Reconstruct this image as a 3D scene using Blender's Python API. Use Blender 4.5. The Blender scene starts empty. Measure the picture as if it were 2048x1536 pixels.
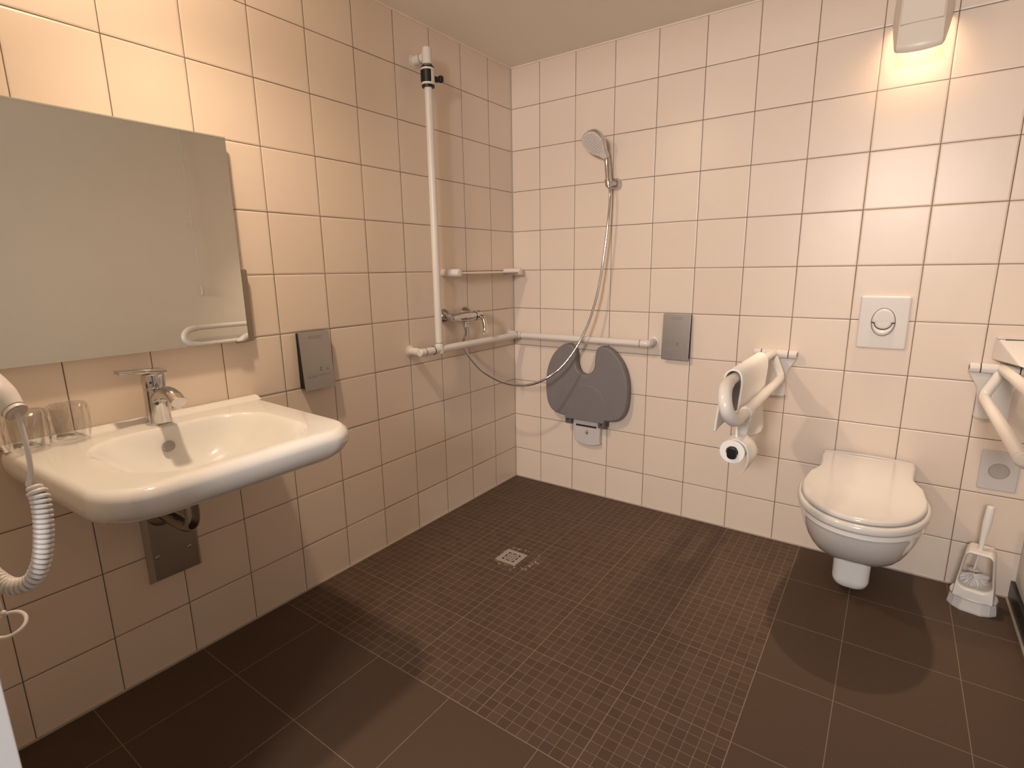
import bpy, bmesh, math, random
from mathutils import Vector, Matrix, Euler
random.seed(7)
S = bpy.context.scene
COL = S.collection
PI = math.pi
V = Vector

# ------------------------------------------------------------------ helpers
def sock(n, k):
    return n.inputs[k]

def mat(name, col, rough=0.5, metal=0.0, coat=0.0, spec=None, bump=None, trans=0.0, ior=1.45, alpha=1.0, sheen=0.0, sss=0.0, vary=0.0):
    m = bpy.data.materials.new(name); m.use_nodes = True
    nt = m.node_tree; b = nt.nodes['Principled BSDF']
    b.inputs['Base Color'].default_value = (*col, 1)
    b.inputs['Roughness'].default_value = rough
    b.inputs['Metallic'].default_value = metal
    b.inputs['Coat Weight'].default_value = coat
    b.inputs['Coat Roughness'].default_value = 0.05
    b.inputs['IOR'].default_value = ior
    b.inputs['Transmission Weight'].default_value = trans
    b.inputs['Alpha'].default_value = alpha
    b.inputs['Sheen Weight'].default_value = sheen
    b.inputs['Subsurface Weight'].default_value = sss
    if sss: b.inputs['Subsurface Scale'].default_value = 0.01
    if spec is not None: b.inputs['Specular IOR Level'].default_value = spec
    tc = nt.nodes.new('ShaderNodeTexCoord')
    if bump:
        sc, st, dist = bump
        nz = nt.nodes.new('ShaderNodeTexNoise'); nz.inputs['Scale'].default_value = sc
        nz.inputs['Detail'].default_value = 4
        nt.links.new(tc.outputs['Object'], nz.inputs['Vector'])
        bp = nt.nodes.new('ShaderNodeBump'); bp.inputs['Strength'].default_value = st
        bp.inputs['Distance'].default_value = dist
        nt.links.new(nz.outputs['Fac'], bp.inputs['Height'])
        nt.links.new(bp.outputs['Normal'], b.inputs['Normal'])
    if vary:
        nz = nt.nodes.new('ShaderNodeTexNoise'); nz.inputs['Scale'].default_value = 9
        nt.links.new(tc.outputs['Object'], nz.inputs['Vector'])
        mx = nt.nodes.new('ShaderNodeMix'); mx.data_type = 'RGBA'
        mx.inputs['A'].default_value = (*[c * (1 - vary) for c in col], 1)
        mx.inputs['B'].default_value = (*[min(1, c * (1 + vary)) for c in col], 1)
        nt.links.new(nz.outputs['Fac'], mx.inputs['Factor'])
        nt.links.new(mx.outputs['Result'], b.inputs['Base Color'])
    return m

def thin_clear(name, tint, refl, rough):
    m = bpy.data.materials.new(name); m.use_nodes = True; nt = m.node_tree
    nt.nodes.remove(nt.nodes['Principled BSDF']); out = nt.nodes['Material Output']
    tr = nt.nodes.new('ShaderNodeBsdfTransparent'); tr.inputs[0].default_value = (*tint, 1)
    gl = nt.nodes.new('ShaderNodeBsdfGlossy'); gl.inputs['Roughness'].default_value = rough
    lw = nt.nodes.new('ShaderNodeLayerWeight'); lw.inputs['Blend'].default_value = refl
    nz = nt.nodes.new('ShaderNodeTexNoise'); nz.inputs['Scale'].default_value = 90
    tc = nt.nodes.new('ShaderNodeTexCoord'); nt.links.new(tc.outputs['Object'], nz.inputs['Vector'])
    bp = nt.nodes.new('ShaderNodeBump'); bp.inputs['Strength'].default_value = 0.25; bp.inputs['Distance'].default_value = 0.002
    nt.links.new(nz.outputs['Fac'], bp.inputs['Height']); nt.links.new(bp.outputs['Normal'], gl.inputs['Normal'])
    mx = nt.nodes.new('ShaderNodeMixShader')
    nt.links.new(lw.outputs['Facing'], mx.inputs[0]); nt.links.new(tr.outputs[0], mx.inputs[1]); nt.links.new(gl.outputs[0], mx.inputs[2])
    nt.links.new(mx.outputs[0], out.inputs[0]); return m

class NB:
    """small node-graph builder for the tiled surfaces"""
    def __init__(s, name):
        s.m = bpy.data.materials.new(name); s.m.use_nodes = True
        s.nt = s.m.node_tree; s.b = s.nt.nodes['Principled BSDF']
        tc = s.nt.nodes.new('ShaderNodeTexCoord')
        sx = s.nt.nodes.new('ShaderNodeSeparateXYZ')
        s.nt.links.new(tc.outputs['Object'], sx.inputs[0]); s.xyz = sx.outputs; s.obj = tc.outputs['Object']
    def put(s, i, v):
        if hasattr(v, 'is_linked') or isinstance(v, bpy.types.NodeSocket): s.nt.links.new(v, i)
        else: i.default_value = v
    def m_(s, op, a, b=None, c=None, clamp=False):
        n = s.nt.nodes.new('ShaderNodeMath'); n.operation = op; n.use_clamp = clamp
        s.put(n.inputs[0], a)
        if b is not None: s.put(n.inputs[1], b)
        if c is not None: s.put(n.inputs[2], c)
        return n.outputs[0]
    def grid(s, u, v, pu, pv, ou, ov, grout):
        """mask 1 on tile, 0 on grout; per tile id vector, local coords"""
        a = s.m_('DIVIDE', s.m_('SUBTRACT', u, ou), pu); b = s.m_('DIVIDE', s.m_('SUBTRACT', v, ov), pv)
        ia, ib = s.m_('FLOOR', a), s.m_('FLOOR', b)
        fa, fb = s.m_('SUBTRACT', a, ia), s.m_('SUBTRACT', b, ib)
        da = s.m_('MULTIPLY', s.m_('MINIMUM', fa, s.m_('SUBTRACT', 1.0, fa)), pu)
        db = s.m_('MULTIPLY', s.m_('MINIMUM', fb, s.m_('SUBTRACT', 1.0, fb)), pv)
        d = s.m_('MINIMUM', da, db)
        cx = s.nt.nodes.new('ShaderNodeCombineXYZ'); s.put(cx.inputs[0], ia); s.put(cx.inputs[1], ib)
        wn = s.nt.nodes.new('ShaderNodeTexWhiteNoise'); wn.noise_dimensions = '2D'
        s.nt.links.new(cx.outputs[0], wn.inputs['Vector'])
        sc = s.nt.nodes.new('ShaderNodeSeparateColor'); s.nt.links.new(wn.outputs['Color'], sc.inputs[0])
        return dict(d=d, fa=fa, fb=fb, r=sc.outputs)
    def smooth(s, d, a, b):
        n = s.nt.nodes.new('ShaderNodeMapRange'); n.interpolation_type = 'SMOOTHSTEP'
        s.put(n.inputs['Value'], d); n.inputs['From Min'].default_value = a; n.inputs['From Max'].default_value = b
        return n.outputs['Result']
    def mix(s, f, a, b):
        n = s.nt.nodes.new('ShaderNodeMix'); n.data_type = 'RGBA'
        s.put(n.inputs['Factor'], f)
        for k, c in (('A', a), ('B', b)):
            if isinstance(c, tuple): n.inputs[k].default_value = (*c, 1)
            else: s.nt.links.new(c, n.inputs[k])
        return n.outputs['Result']
    def noise(s, scale, detail=3):
        n = s.nt.nodes.new('ShaderNodeTexNoise'); n.inputs['Scale'].default_value = scale; n.inputs['Detail'].default_value = detail
        s.nt.links.new(s.obj, n.inputs['Vector']); return n.outputs['Fac']
    def finish(s, col, rough, height=None, dist=0.001, strength=1.0):
        s.nt.links.new(col, s.b.inputs['Base Color'])
        s.put(s.b.inputs['Roughness'], rough)
        if height is not None:
            bp = s.nt.nodes.new('ShaderNodeBump'); bp.inputs['Strength'].default_value = strength
            bp.inputs['Distance'].default_value = dist
            s.nt.links.new(height, bp.inputs['Height']); s.nt.links.new(bp.outputs['Normal'], s.b.inputs['Normal'])
        return s.m

def wall_tile(name, axis, off):
    n = NB(name)
    u = n.xyz['X'] if axis == 'X' else n.m_('MULTIPLY', n.xyz['Y'], -1.0)
    g = n.grid(u, n.xyz['Z'], 0.2, 0.2, off, 0.1745, 0.003)
    mask = n.smooth(g['d'], 0.0008, 0.0017)
    tile = n.mix(g['r'][0], (0.76, 0.63, 0.525), (0.79, 0.665, 0.56))
    col = n.mix(mask, (0.15, 0.105, 0.075), tile)
    pillow = n.smooth(g['d'], 0.001, 0.006)
    # each tile lies very slightly out of plane
    ta = n.m_('MULTIPLY', n.m_('SUBTRACT', g['r'][1], 0.5), g['fa'])
    tb = n.m_('MULTIPLY', n.m_('SUBTRACT', g['r'][2], 0.5), g['fb'])
    tilt = n.m_('MULTIPLY', n.m_('ADD', ta, tb), 2.6)
    h = n.m_('ADD', n.m_('ADD', pillow, n.m_('MULTIPLY', tilt, mask)), n.m_('MULTIPLY', n.noise(14, 1), 0.5))
    rough = n.m_('SUBTRACT', 0.75, n.m_('MULTIPLY', mask, 0.42))
    n.b.inputs['Specular IOR Level'].default_value = 0.45
    return n.finish(col, rough, h, 0.0009)

def floor_mat():
    n = NB('floor_tiles')
    X, Y = n.xyz['X'], n.xyz['Y']
    inx = n.m_('LESS_THAN', X, 1.4838); iny = n.m_('GREATER_THAN', Y, -1.478)
    mosaic = n.m_('MULTIPLY', inx, iny)
    gm = n.grid(X, Y, 0.032853, 0.032853, 1.4838, -1.478, 0.003)
    gs = n.grid(X, Y, 0.29568, 0.29568, 1.4838, -1.478, 0.003)
    gb = n.grid(X, Y, 0.2955, 0.2956, 0.2055, -1.478, 0.003)
    # border line of the mosaic field
    bx = n.m_('ABSOLUTE', n.m_('SUBTRACT', X, 1.4838)); by = n.m_('ABSOLUTE', n.m_('SUBTRACT', Y, -1.478))
    bx = n.m_('ADD', bx, n.m_('MULTIPLY', n.m_('LESS_THAN', Y, -1.479), 1.0))
    by = n.m_('ADD', by, n.m_('MULTIPLY', n.m_('GREATER_THAN', X, 1.485), 1.0))
    border = n.m_('MINIMUM', bx, by)
    mm = n.m_('MINIMUM', n.smooth(gm['d'], 0.0004, 0.0011), n.smooth(gs['d'], 0.0007, 0.0018))
    mb = n.m_('MINIMUM', n.smooth(gb['d'], 0.0007, 0.0016), n.smooth(border, 0.001, 0.002))
    mask = n.m_('ADD', n.m_('MULTIPLY', mosaic, mm), n.m_('MULTIPLY', n.m_('SUBTRACT', 1.0, mosaic), mb))
    ct = n.mix(n.m_('MULTIPLY', n.m_('SUBTRACT', n.noise(420, 2), 0.35), 2.2, clamp=True), (0.076, 0.047, 0.031), (0.102, 0.064, 0.043))
    ct2 = n.mix(gm['r'][0], (0.078, 0.048, 0.032), (0.098, 0.060, 0.041))
    ct = n.mix(mosaic, ct, ct2)
    col = n.mix(mask, (0.25, 0.175, 0.125), ct)
    # silicone smear round the gully
    dx = n.m_('SUBTRACT', X, 0.537); dy = n.m_('SUBTRACT', Y, -0.757)
    r = n.m_('SQRT', n.m_('ADD', n.m_('MULTIPLY', dx, dx), n.m_('MULTIPLY', dy, dy)))
    ring = n.m_('SUBTRACT', 1.0, n.smooth(n.m_('ABSOLUTE', n.m_('SUBTRACT', r, 0.078)), 0.006, 0.022))
    st = n.m_('MULTIPLY', n.m_('MULTIPLY', ring, n.smooth(n.noise(60, 4), 0.5, 0.68)), 0.75)
    col = n.mix(st, col, (0.42, 0.36, 0.31))
    h = n.m_('ADD', mask, n.m_('MULTIPLY', n.noise(300, 2), 0.25))
    n.b.inputs['Specular IOR Level'].default_value = 0.22
    return n.finish(col, n.m_('SUBTRACT', 0.85, n.m_('MULTIPLY', mask, 0.27)), h, 0.0008)

M = dict(
    tl=wall_tile('wall_tile_left', 'Y', 0.1907), tb=wall_tile('wall_tile_back', 'X', 0.1714), floor=floor_mat(),
    ceil=mat('ceiling_paint', (0.88, 0.82, 0.74), 0.9, bump=(180, 0.15, 0.001)),
    paint=mat('wall_paint', (0.74, 0.69, 0.61), 0.75, bump=(220, 0.12, 0.0006), vary=0.02),
    white_paint=mat('white_lacquer', (0.88, 0.88, 0.89), 0.45, vary=0.02),
    sil=mat('silicone', (0.42, 0.36, 0.30), 0.55), silw=mat('silicone_light', (0.86, 0.76, 0.64), 0.55),
    skirt=mat('black_tile', (0.012, 0.011, 0.010), 0.35, vary=0.2),
    cer=mat('ceramic', (0.78, 0.76, 0.74), 0.07, coat=0.6, vary=0.01),
    lid=mat('toilet_seat_plastic', (0.66, 0.625, 0.59), 0.16, coat=0.2, vary=0.01),
    pl=mat('white_plastic', (0.72, 0.675, 0.64), 0.27, vary=0.015),
    pl2=mat('ivory_plastic', (0.78, 0.70, 0.62), 0.32, vary=0.015),
    clear_pl=mat('milky_plastic', (0.80, 0.75, 0.70), 0.3, sss=0.15, vary=0.02),
    grey=mat('grey_foam', (0.195, 0.178, 0.180), 0.55, bump=(500, 0.1, 0.0004), vary=0.05),
    dgrey=mat('dark_grey_plastic', (0.115, 0.103, 0.102), 0.5, vary=0.05),
    black=mat('black_rubber', (0.006, 0.0055, 0.005), 0.4, vary=0.1),
    gap=mat('dark_joint', (0.03, 0.02, 0.015), 0.8, vary=0.1),
    chrome=mat('chrome', (0.60, 0.585, 0.575), 0.07, 1.0, vary=0.02),
    trapm=mat('shaded_chrome', (0.40, 0.37, 0.345), 0.12, 1.0, vary=0.04),  # darker copy of the chrome, shade below the basin put into its colour
    drainm=mat('drain_steel', (0.52, 0.47, 0.42), 0.5, 0.7, vary=0.05),
    satin=mat('satin_steel', (0.40, 0.385, 0.375), 0.33, 1.0, bump=(260, 0.06, 0.0004), vary=0.05),
    steel=mat('dull_steel', (0.42, 0.39, 0.36), 0.36, 1.0, bump=(90, 0.08, 0.0005), vary=0.08),
    brown=mat('brown_metal', (0.30, 0.235, 0.185), 0.45, 0.6, vary=0.06),
    mirror=mat('mirror_silver', (0.80, 0.80, 0.77), 0.012, 1.0, vary=0.005),
    edge=mat('mirror_edge', (0.38, 0.37, 0.31), 0.3, vary=0.05),
    towel=mat('white_towel', (0.86, 0.83, 0.80), 0.95, sheen=0.3, bump=(700, 0.5, 0.0015), vary=0.02),
    paper=mat('toilet_paper', (0.86, 0.83, 0.79), 0.95, bump=(350, 0.2, 0.0006), vary=0.02),
    glass=thin_clear('tumbler_glass', (0.995, 0.993, 0.988), 0.05, 0.04),
    film=thin_clear('clear_film', (0.997, 0.995, 0.99), 0.16, 0.07),
    bristle=mat('bristle', (0.84, 0.80, 0.76), 0.6, vary=0.05),
    marks=mat('grey_print', (0.13, 0.12, 0.12), 0.6, vary=0.05),
    marks2=mat('pale_print', (0.27, 0.25, 0.245), 0.5, 0.3, vary=0.05),
    nozzle=mat('nozzle_rubber', (0.40, 0.37, 0.36), 0.5, vary=0.05),
    disc=mat('grey_disc', (0.42, 0.39, 0.37), 0.4, vary=0.03),
    greyw=mat('grey_white_plastic', (0.60, 0.56, 0.54), 0.35, vary=0.03),
)

class MB:
    """collects shapes (all in room coordinates, metres) and links them as ONE mesh object"""
    def __init__(s): s.bm = bmesh.new()
    def _grab(s, verts, mtx=None):
        if mtx: bmesh.ops.transform(s.bm, matrix=mtx, verts=verts)
    def box(s, x0, x1, y0, y1, z0, z1, bev=0.0, seg=2):
        r = bmesh.ops.create_cube(s.bm, size=1.0)
        vs = r['verts']
        for v in vs:
            v.co = V(((x0 + x1) / 2 + v.co.x * (x1 - x0), (y0 + y1) / 2 + v.co.y * (y1 - y0), (z0 + z1) / 2 + v.co.z * (z1 - z0)))
        if bev:
            es = list({e for v in vs for e in v.link_edges})
            bmesh.ops.bevel(s.bm, geom=es, offset=bev, segments=seg, profile=0.5, affect='EDGES')
        return s
    def loft(s, rings, cap0=True, cap1=True, closed=True):
        rows = [[s.bm.verts.new(p) for p in r] for r in rings]
        n = len(rows[0])
        for a, b in zip(rows[:-1], rows[1:]):
            for i in range(n if closed else n - 1):
                j = (i + 1) % n
                try: s.bm.faces.new((a[i], a[j], b[j], b[i]))
                except ValueError: pass
        if cap0: s.bm.faces.new(list(reversed(rows[0])))
        if cap1: s.bm.faces.new(rows[-1])
        return s
    def tube(s, pts, r, n=14, cap=True, close=False):
        pts = [V(p) for p in pts]; m = len(pts)
        rs = r if isinstance(r, (list, tuple)) else [r] * m
        def tan(i):
            if close: return (pts[(i + 1) % m] - pts[i - 1]).normalized()
            a, b = pts[max(i - 1, 0)], pts[min(i + 1, m - 1)]
            return (b - a).normalized()
        t = tan(0); up = V((0, 0, 1)) if abs(t.z) < 0.9 else V((1, 0, 0))
        nrm = (up - t * up.dot(t)).normalized()
        rings = []
        for i in range(m):
            t2 = tan(i); q = t.rotation_difference(t2); nrm = q @ nrm; t = t2
            nrm = (nrm - t * nrm.dot(t)).normalized(); bi = t.cross(nrm)
            rings.append([pts[i] + (nrm * math.cos(2 * PI * k / n) + bi * math.sin(2 * PI * k / n)) * rs[i] for k in range(n)])
        if close: rings.append(rings[0]); 
        return s.loft(rings, cap and not close, cap and not close)
    def cyl(s, a, b, r, n=24, r2=None, bev=0.0):
        a, b = V(a), V(b); r2 = r if r2 is None else r2
        if bev:
            d = (b - a).normalized() * bev
            return s.tube([a, a + d * 0.3, a + d, b - d, b - d * 0.3, b], [r - bev, r - bev * 0.3, r, r2, r2 - bev * 0.3, r2 - bev], n)
        return s.tube([a, b], [r, r2], n)
    def sphere(s, c, r, sc=(1, 1, 1), u=20, v=12):
        q = bmesh.ops.create_uvsphere(s.bm, u_segments=u, v_segments=v, radius=r)
        for w in q['verts']: w.co = V((w.co.x * sc[0] + c[0], w.co.y * sc[1] + c[1], w.co.z * sc[2] + c[2]))
        return s
    def prism(s, outline, fn, d0, d1, bev=0.0):
        """outline (a,b) list; fn(a,b,d) -> room point; d0 back, d1 front, bev rounds the front edge"""
        rings = [[fn(a, b, d0) for a, b in outline]]
        if bev:
            for k in (0.0, 0.35, 0.7, 1.0):
                ins = bev * (1 - math.cos(k * PI / 2)); dd = d1 - bev + bev * math.sin(k * PI / 2) if d1 > d0 else d1 + bev - bev * math.sin(k * PI / 2)
                rings.append([fn(a, b, dd) for a, b in inset(outline, ins)])
            rings.append([fn(a, b, d1) for a, b in inset(outline, bev * 1.35)])
        else: rings.append([fn(a, b, d1) for a, b in outline])
        return s.loft(rings)
    def xf(s, mtx):
        bmesh.ops.transform(s.bm, matrix=mtx, verts=s.bm.verts[:]); return s
    def build(s, name, m, parent=None, sharp=35, label=None, flat=False, wn=True):
        bmesh.ops.remove_doubles(s.bm, verts=s.bm.verts, dist=1e-6)
        bmesh.ops.recalc_face_normals(s.bm, faces=s.bm.faces)
        me = bpy.data.meshes.new(name)
        s.bm.to_mesh(me); s.bm.free()
        if not flat:
            me.shade_smooth(); me.set_sharp_from_angle(angle=math.radians(sharp))
        me.materials.append(M[m] if isinstance(m, str) else m)
        o = bpy.data.objects.new(name, me); COL.objects.link(o)
        if parent is not None:
            w = parent.get('_m'); w = Matrix([w[i * 4:i * 4 + 4] for i in range(4)])
            me.transform(w.inverted()); o.parent = parent
            o['_m'] = [1.0 if i % 5 == 0 else 0.0 for i in range(16)] if False else list(parent['_m'])
        else:
            o['_m'] = [1.0 if i % 5 == 0 else 0.0 for i in range(16)]
        if label: o['label'] = label
        if not flat and wn:
            w_ = o.modifiers.new('normals', 'WEIGHTED_NORMAL'); w_.keep_sharp = True
        return o

def inset(ol, d):
    if d == 0: return list(ol)
    n = len(ol); area = sum(ol[i][0] * ol[(i + 1) % n][1] - ol[(i + 1) % n][0] * ol[i][1] for i in range(n))
    sg = 1 if area > 0 else -1; out = []
    for i in range(n):
        ax, ay = ol[i - 1]; bx, by = ol[i]; cx, cy = ol[(i + 1) % n]
        e1 = V((bx - ax, by - ay)); e2 = V((cx - bx, cy - by))
        if e1.length < 1e-9: e1 = e2
        if e2.length < 1e-9: e2 = e1
        n1 = V((-e1.y, e1.x)).normalized() * sg; n2 = V((-e2.y, e2.x)).normalized() * sg
        nn = (n1 + n2); nn = nn.normalized() if nn.length > 1e-6 else n1
        c = max(0.4, nn.dot(n1))
        out.append((bx + nn.x * d / c, by + nn.y * d / c))
    return out

def thing(name, label, cat, loc=(0, 0, 0), rotz=0.0, group=None):
    o = bpy.data.objects.new(name, None); COL.objects.link(o)
    o.empty_display_size = 0.05
    o.location = loc; o.rotation_euler = (0, 0, rotz)
    w = Matrix.Translation(loc) @ Matrix.Rotation(rotz, 4, 'Z')
    o['_m'] = [w[i][j] for i in range(4) for j in range(4)]
    o['label'] = label; o['category'] = cat
    if group: o['group'] = group
    return o
def tag(o, label, cat, group=None):
    o['label'] = label; o['category'] = cat
    if group: o['group'] = group
    return o
def struct(o):
    o['kind'] = 'structure'; return o

def rrect(x0, x1, y0, y1, r, k=6):
    """rounded rectangle, ccw from +x -y corner; r = one radius or four (x1y0, x1y1, x0y1, x0y0)"""
    rr = r if isinstance(r, (list, tuple)) else [r] * 4
    cs = [(x1 - rr[0], y0 + rr[0], -PI / 2), (x1 - rr[1], y1 - rr[1], 0), (x0 + rr[2], y1 - rr[2], PI / 2), (x0 + rr[3], y0 + rr[3], PI)]
    out = []
    for (cx, cy, a0), q in zip(cs, rr):
        for i in range(k + 1):
            a = a0 + PI / 2 * i / k
            out.append((cx + q * math.cos(a), cy + q * math.sin(a)))
    return out
def circ(cx, cy, rx, ry=None, n=28, a0=0.0, a1=2 * PI, end=False):
    ry = rx if ry is None else ry
    m = n if not end else n - 1
    return [(cx + rx * math.cos(a0 + (a1 - a0) * i / m), cy + ry * math.sin(a0 + (a1 - a0) * i / m)) for i in range(n)]
def cat(pts, n=8, close=False):
    """Catmull-Rom through points of any dimension"""
    P = [V(p) for p in pts]; m = len(P); out = []
    for i in range(m if close else m - 1):
        p0 = P[i - 1] if (close or i > 0) else P[0] * 2 - P[1]
        p1 = P[i]; p2 = P[(i + 1) % m]
        p3 = P[(i + 2) % m] if (close or i + 2 < m) else P[-1] * 2 - P[-2]
        for k in range(n):
            t = k / n
            out.append(0.5 * ((2 * p1) + (p2 - p0) * t + (2 * p0 - 5 * p1 + 4 * p2 - p3) * t * t + (3 * p1 - p0 - 3 * p2 + p3) * t ** 3))
    if not close: out.append(P[-1])
    return out
def XZ(y=0):  # prism on the back wall: a->x, b->z, d->out of the wall (-y)
    return lambda a, b, d: V((a, y - d, b))
def YZ(x=0):  # prism on the left wall: a->y, b->z, d->out of the wall (+x)
    return lambda a, b, d: V((x + d, a, b))

# ------------------------------------------------------------------ room shell
CZ = 2.1665; RX = 2.162; FY = -2.3300
struct(MB().box(-0.1, 3.2, -6.2, 0.1, -0.1, 0.0).build('floor', 'floor'))
struct(MB().box(-0.1, RX + 0.1, -2.5, 0.1, CZ, CZ + 0.1).build('ceiling', 'ceil'))
struct(MB().box(-0.1, 0.0, -2.5, 0.1, 0.0, CZ).build('wall_left', 'tl'))
struct(MB().box(0.0, RX, 0.0, 0.1, 0.0, CZ).build('wall_back', 'tb'))
struct(MB().box(RX, RX + 0.1, -2.5, 0.1, 0.0, CZ).build('wall_right', 'paint'))
wf = MB().box(0.0, 0.695, -2.5, FY, 0.0, CZ).box(2.09, RX, -2.5, FY, 0.0, CZ).box(0.695, 2.09, -2.5, FY, 2.10, CZ)
struct(wf.build('wall_front', 'paint'))
# white lacquered lining and casing of the doorway
dj = MB()
dj.box(0.695, 0.740, -2.51, -2.3125, 0.0, 2.10, 0.002).box(2.045, 2.09, -2.51, -2.3125, 0.0, 2.10, 0.002).box(0.695, 2.09, -2.51, -2.3125, 2.055, 2.10, 0.002)
struct(dj.build('trim_1', 'white_paint'))
struct(MB().box(RX - 0.012, RX, -2.3295, 0.0, 0.0, 0.07, 0.0015).build('baseboard_right', 'skirt'))
# silicone joints
def joint(a, b, w, m, n):
    (x0, y0, z0), (x1, y1, z1) = a, b
    struct(MB().box(min(x0, x1), max(x0, x1), min(y0, y1), max(y0, y1), min(z0, z1), max(z0, z1)).build(n, m))
joint((0.0, -2.3295, 0.0), (0.006, 0.0, 0.0045), 0, 'sil', 'trim_2')
joint((0.0, -0.0045, 0.0), (RX - 0.012, 0.0, 0.0045), 0, 'sil', 'trim_3')
joint((0.0, -0.004, 0.006), (0.004, 0.0, CZ), 0, 'sil', 'trim_4')
joint((0.0, -2.3295, CZ - 0.005), (0.005, 0.0, CZ), 0, 'silw', 'trim_5')
joint((0.0, -0.005, CZ - 0.005), (RX, 0.0, CZ), 0, 'silw', 'trim_6')
joint((RX - 0.019, -2.3295, 0.0), (RX - 0.012, 0.0, 0.005), 0, 'sil', 'trim_7')

# ------------------------------------------------------------------ washbasin
BY = -1.82
wb = thing('washbasin', 'white ceramic wall-hung washbasin under the mirror', 'sink', (0, BY, 0.655))
def bring(z, x0, x1, y0, y1, rb, rf):
    return [V((a, b, z)) for a, b in rrect(x0, x1, y0, y1, (rf, rf, rb, rb), 9)]
b = MB()
R = [bring(0.634, 0.08, 0.30, -1.94, -1.70, .08, .10), bring(0.637, 0.02, 0.35, -1.99, -1.65, .06, .12), bring(0.655, 0.002, 0.41, -2.04, -1.60, .02, .14),
     bring(0.674, 0.002, 0.46, -2.085, -1.557, .012, .13), bring(0.690, 0.002, 0.508, -2.110, -1.532, .012, .12), bring(0.703, 0.002, 0.540, -2.126, -1.517, .012, .11), bring(0.718, 0.002, 0.560, -2.136, -1.507, .012, .105),
     bring(0.738, 0.002, 0.571, -2.141, -1.501, .012, .10), bring(0.756, 0.002, 0.572, -2.141, -1.500, .012, .10), bring(0.768, 0.002, 0.566, -2.138, -1.503, .012, .10),
     bring(0.775, 0.002, 0.555, -2.131, -1.510, .012, .095), bring(0.778, 0.004, 0.545, -2.122, -1.516, .012, .09)]
inner = [(0.7775, 0, .13), (0.775, .004, .13), (0.768, .010, .13), (0.752, .018, .13), (0.72, .034, .13), (0.69, .058, .12), (0.668, .09, .10), (0.658, .13, .07), (0.655, .17, .03)]
for z, i, r in inner:
    R.append(bring(z, 0.118 + i * 0.8, 0.520 - i, -2.045 + i * 1.5, -1.585 - i * 1.5, max(.02, r - i * .4), max(.02, r - i * .4)))
for r_ in R:   # the bowl narrows slightly towards its front edge
    for p in r_: p.y = BY + (p.y - BY) * (1 - 0.085 * (p.x / 0.57) ** 1.3)
b.loft(R)
b.loft([[V((x, y, z)) for x, z in ((0.002, .770), (.040, .7775), (.030, .7815), (.018, .7865), (.010, .7885), (.002, .7885))] for y in (-2.136, -1.505)])
b.build('basin', 'cer', wb, 50)
ov = MB().cyl((0.145, -1.838, 0.728), (0.160, -1.838, 0.733), 0.0145, 24, bev=0.002)
ov.build('overflow', 'satin', wb)
MB().cyl((0.30, BY, 0.652), (0.30, BY, 0.659), 0.03, 28, bev=0.002).build('drain_plug', 'chrome', wb)

# faucet
fx, fy = 0.066, -1.818
fc = thing('basin_faucet', 'chrome single-lever faucet at the back of the washbasin', 'faucet', (fx, fy, 0.778))
f = MB()
f.tube([(fx, fy, z) for z in (0.778, 0.782, 0.79, 0.83, 0.872, 0.876)], [0.0305, 0.0315, 0.0300, 0.0285, 0.0275, 0.0265], 32)
f.build('body', 'chrome', fc)
f = MB()
sp = cat([(fx + 0.010, fy, 0.846), (fx + 0.06, fy, 0.868), (fx + 0.105, fy, 0.868), (fx + 0.138, fy, 0.853)], 6)
rings = []
for i, p in enumerate(sp):
    t = i / (len(sp) - 1); w = 0.0205 - 0.0015 * t; hh = 0.024 - 0.011 * t
    rings.append([p + V((0, w * math.cos(a), 0)) + V((hh * 0.3 * math.sin(a), 0, hh * math.sin(a))) for a in [2 * PI * k / 20 for k in range(20)]])
f.loft(rings); f.build('spout', 'chrome', fc)
MB().cyl((fx + 0.122, fy, 0.834), (fx + 0.122, fy, 0.850), 0.0125, 20, bev=0.0015).build('aerator', 'chrome', fc)
f = MB()
f.tube([(fx, fy, z) for z in (0.878, 0.880, 0.905, 0.915, 0.918)], [0.0270, 0.0280, 0.0278, 0.0265, 0.023], 32)
rings = []
for t in [i / 12 for i in range(13)]:
    y = fy + 0.026 - 0.108 * t; z = 0.9215 + 0.010 * t
    w = 0.022 * max(0, 1 - t * 1.6) ** .7 + 0.006 + 0.013 * max(0, (t - 0.5) / 0.5) ** .8; th = 0.0065 - 0.0015 * t
    rings.append([V((fx + c[0], y, z + c[1])) for c in rrect(-w, w, -th, th, th * 0.6, 3)])
f.loft(rings); lever = f.build('lever', 'chrome', fc)
MB().cyl((fx + 0.0225, fy - 0.0155, 0.896), (fx + 0.0245, fy - 0.017, 0.896), 0.003, 12).build('screw', 'gap', fc)
MB().cyl((fx + 0.0265, fy - 0.010, 0.838), (fx + 0.0287, fy - 0.0108, 0.838), 0.005, 14).build('rubber_stop', 'dgrey', fc)

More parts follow.
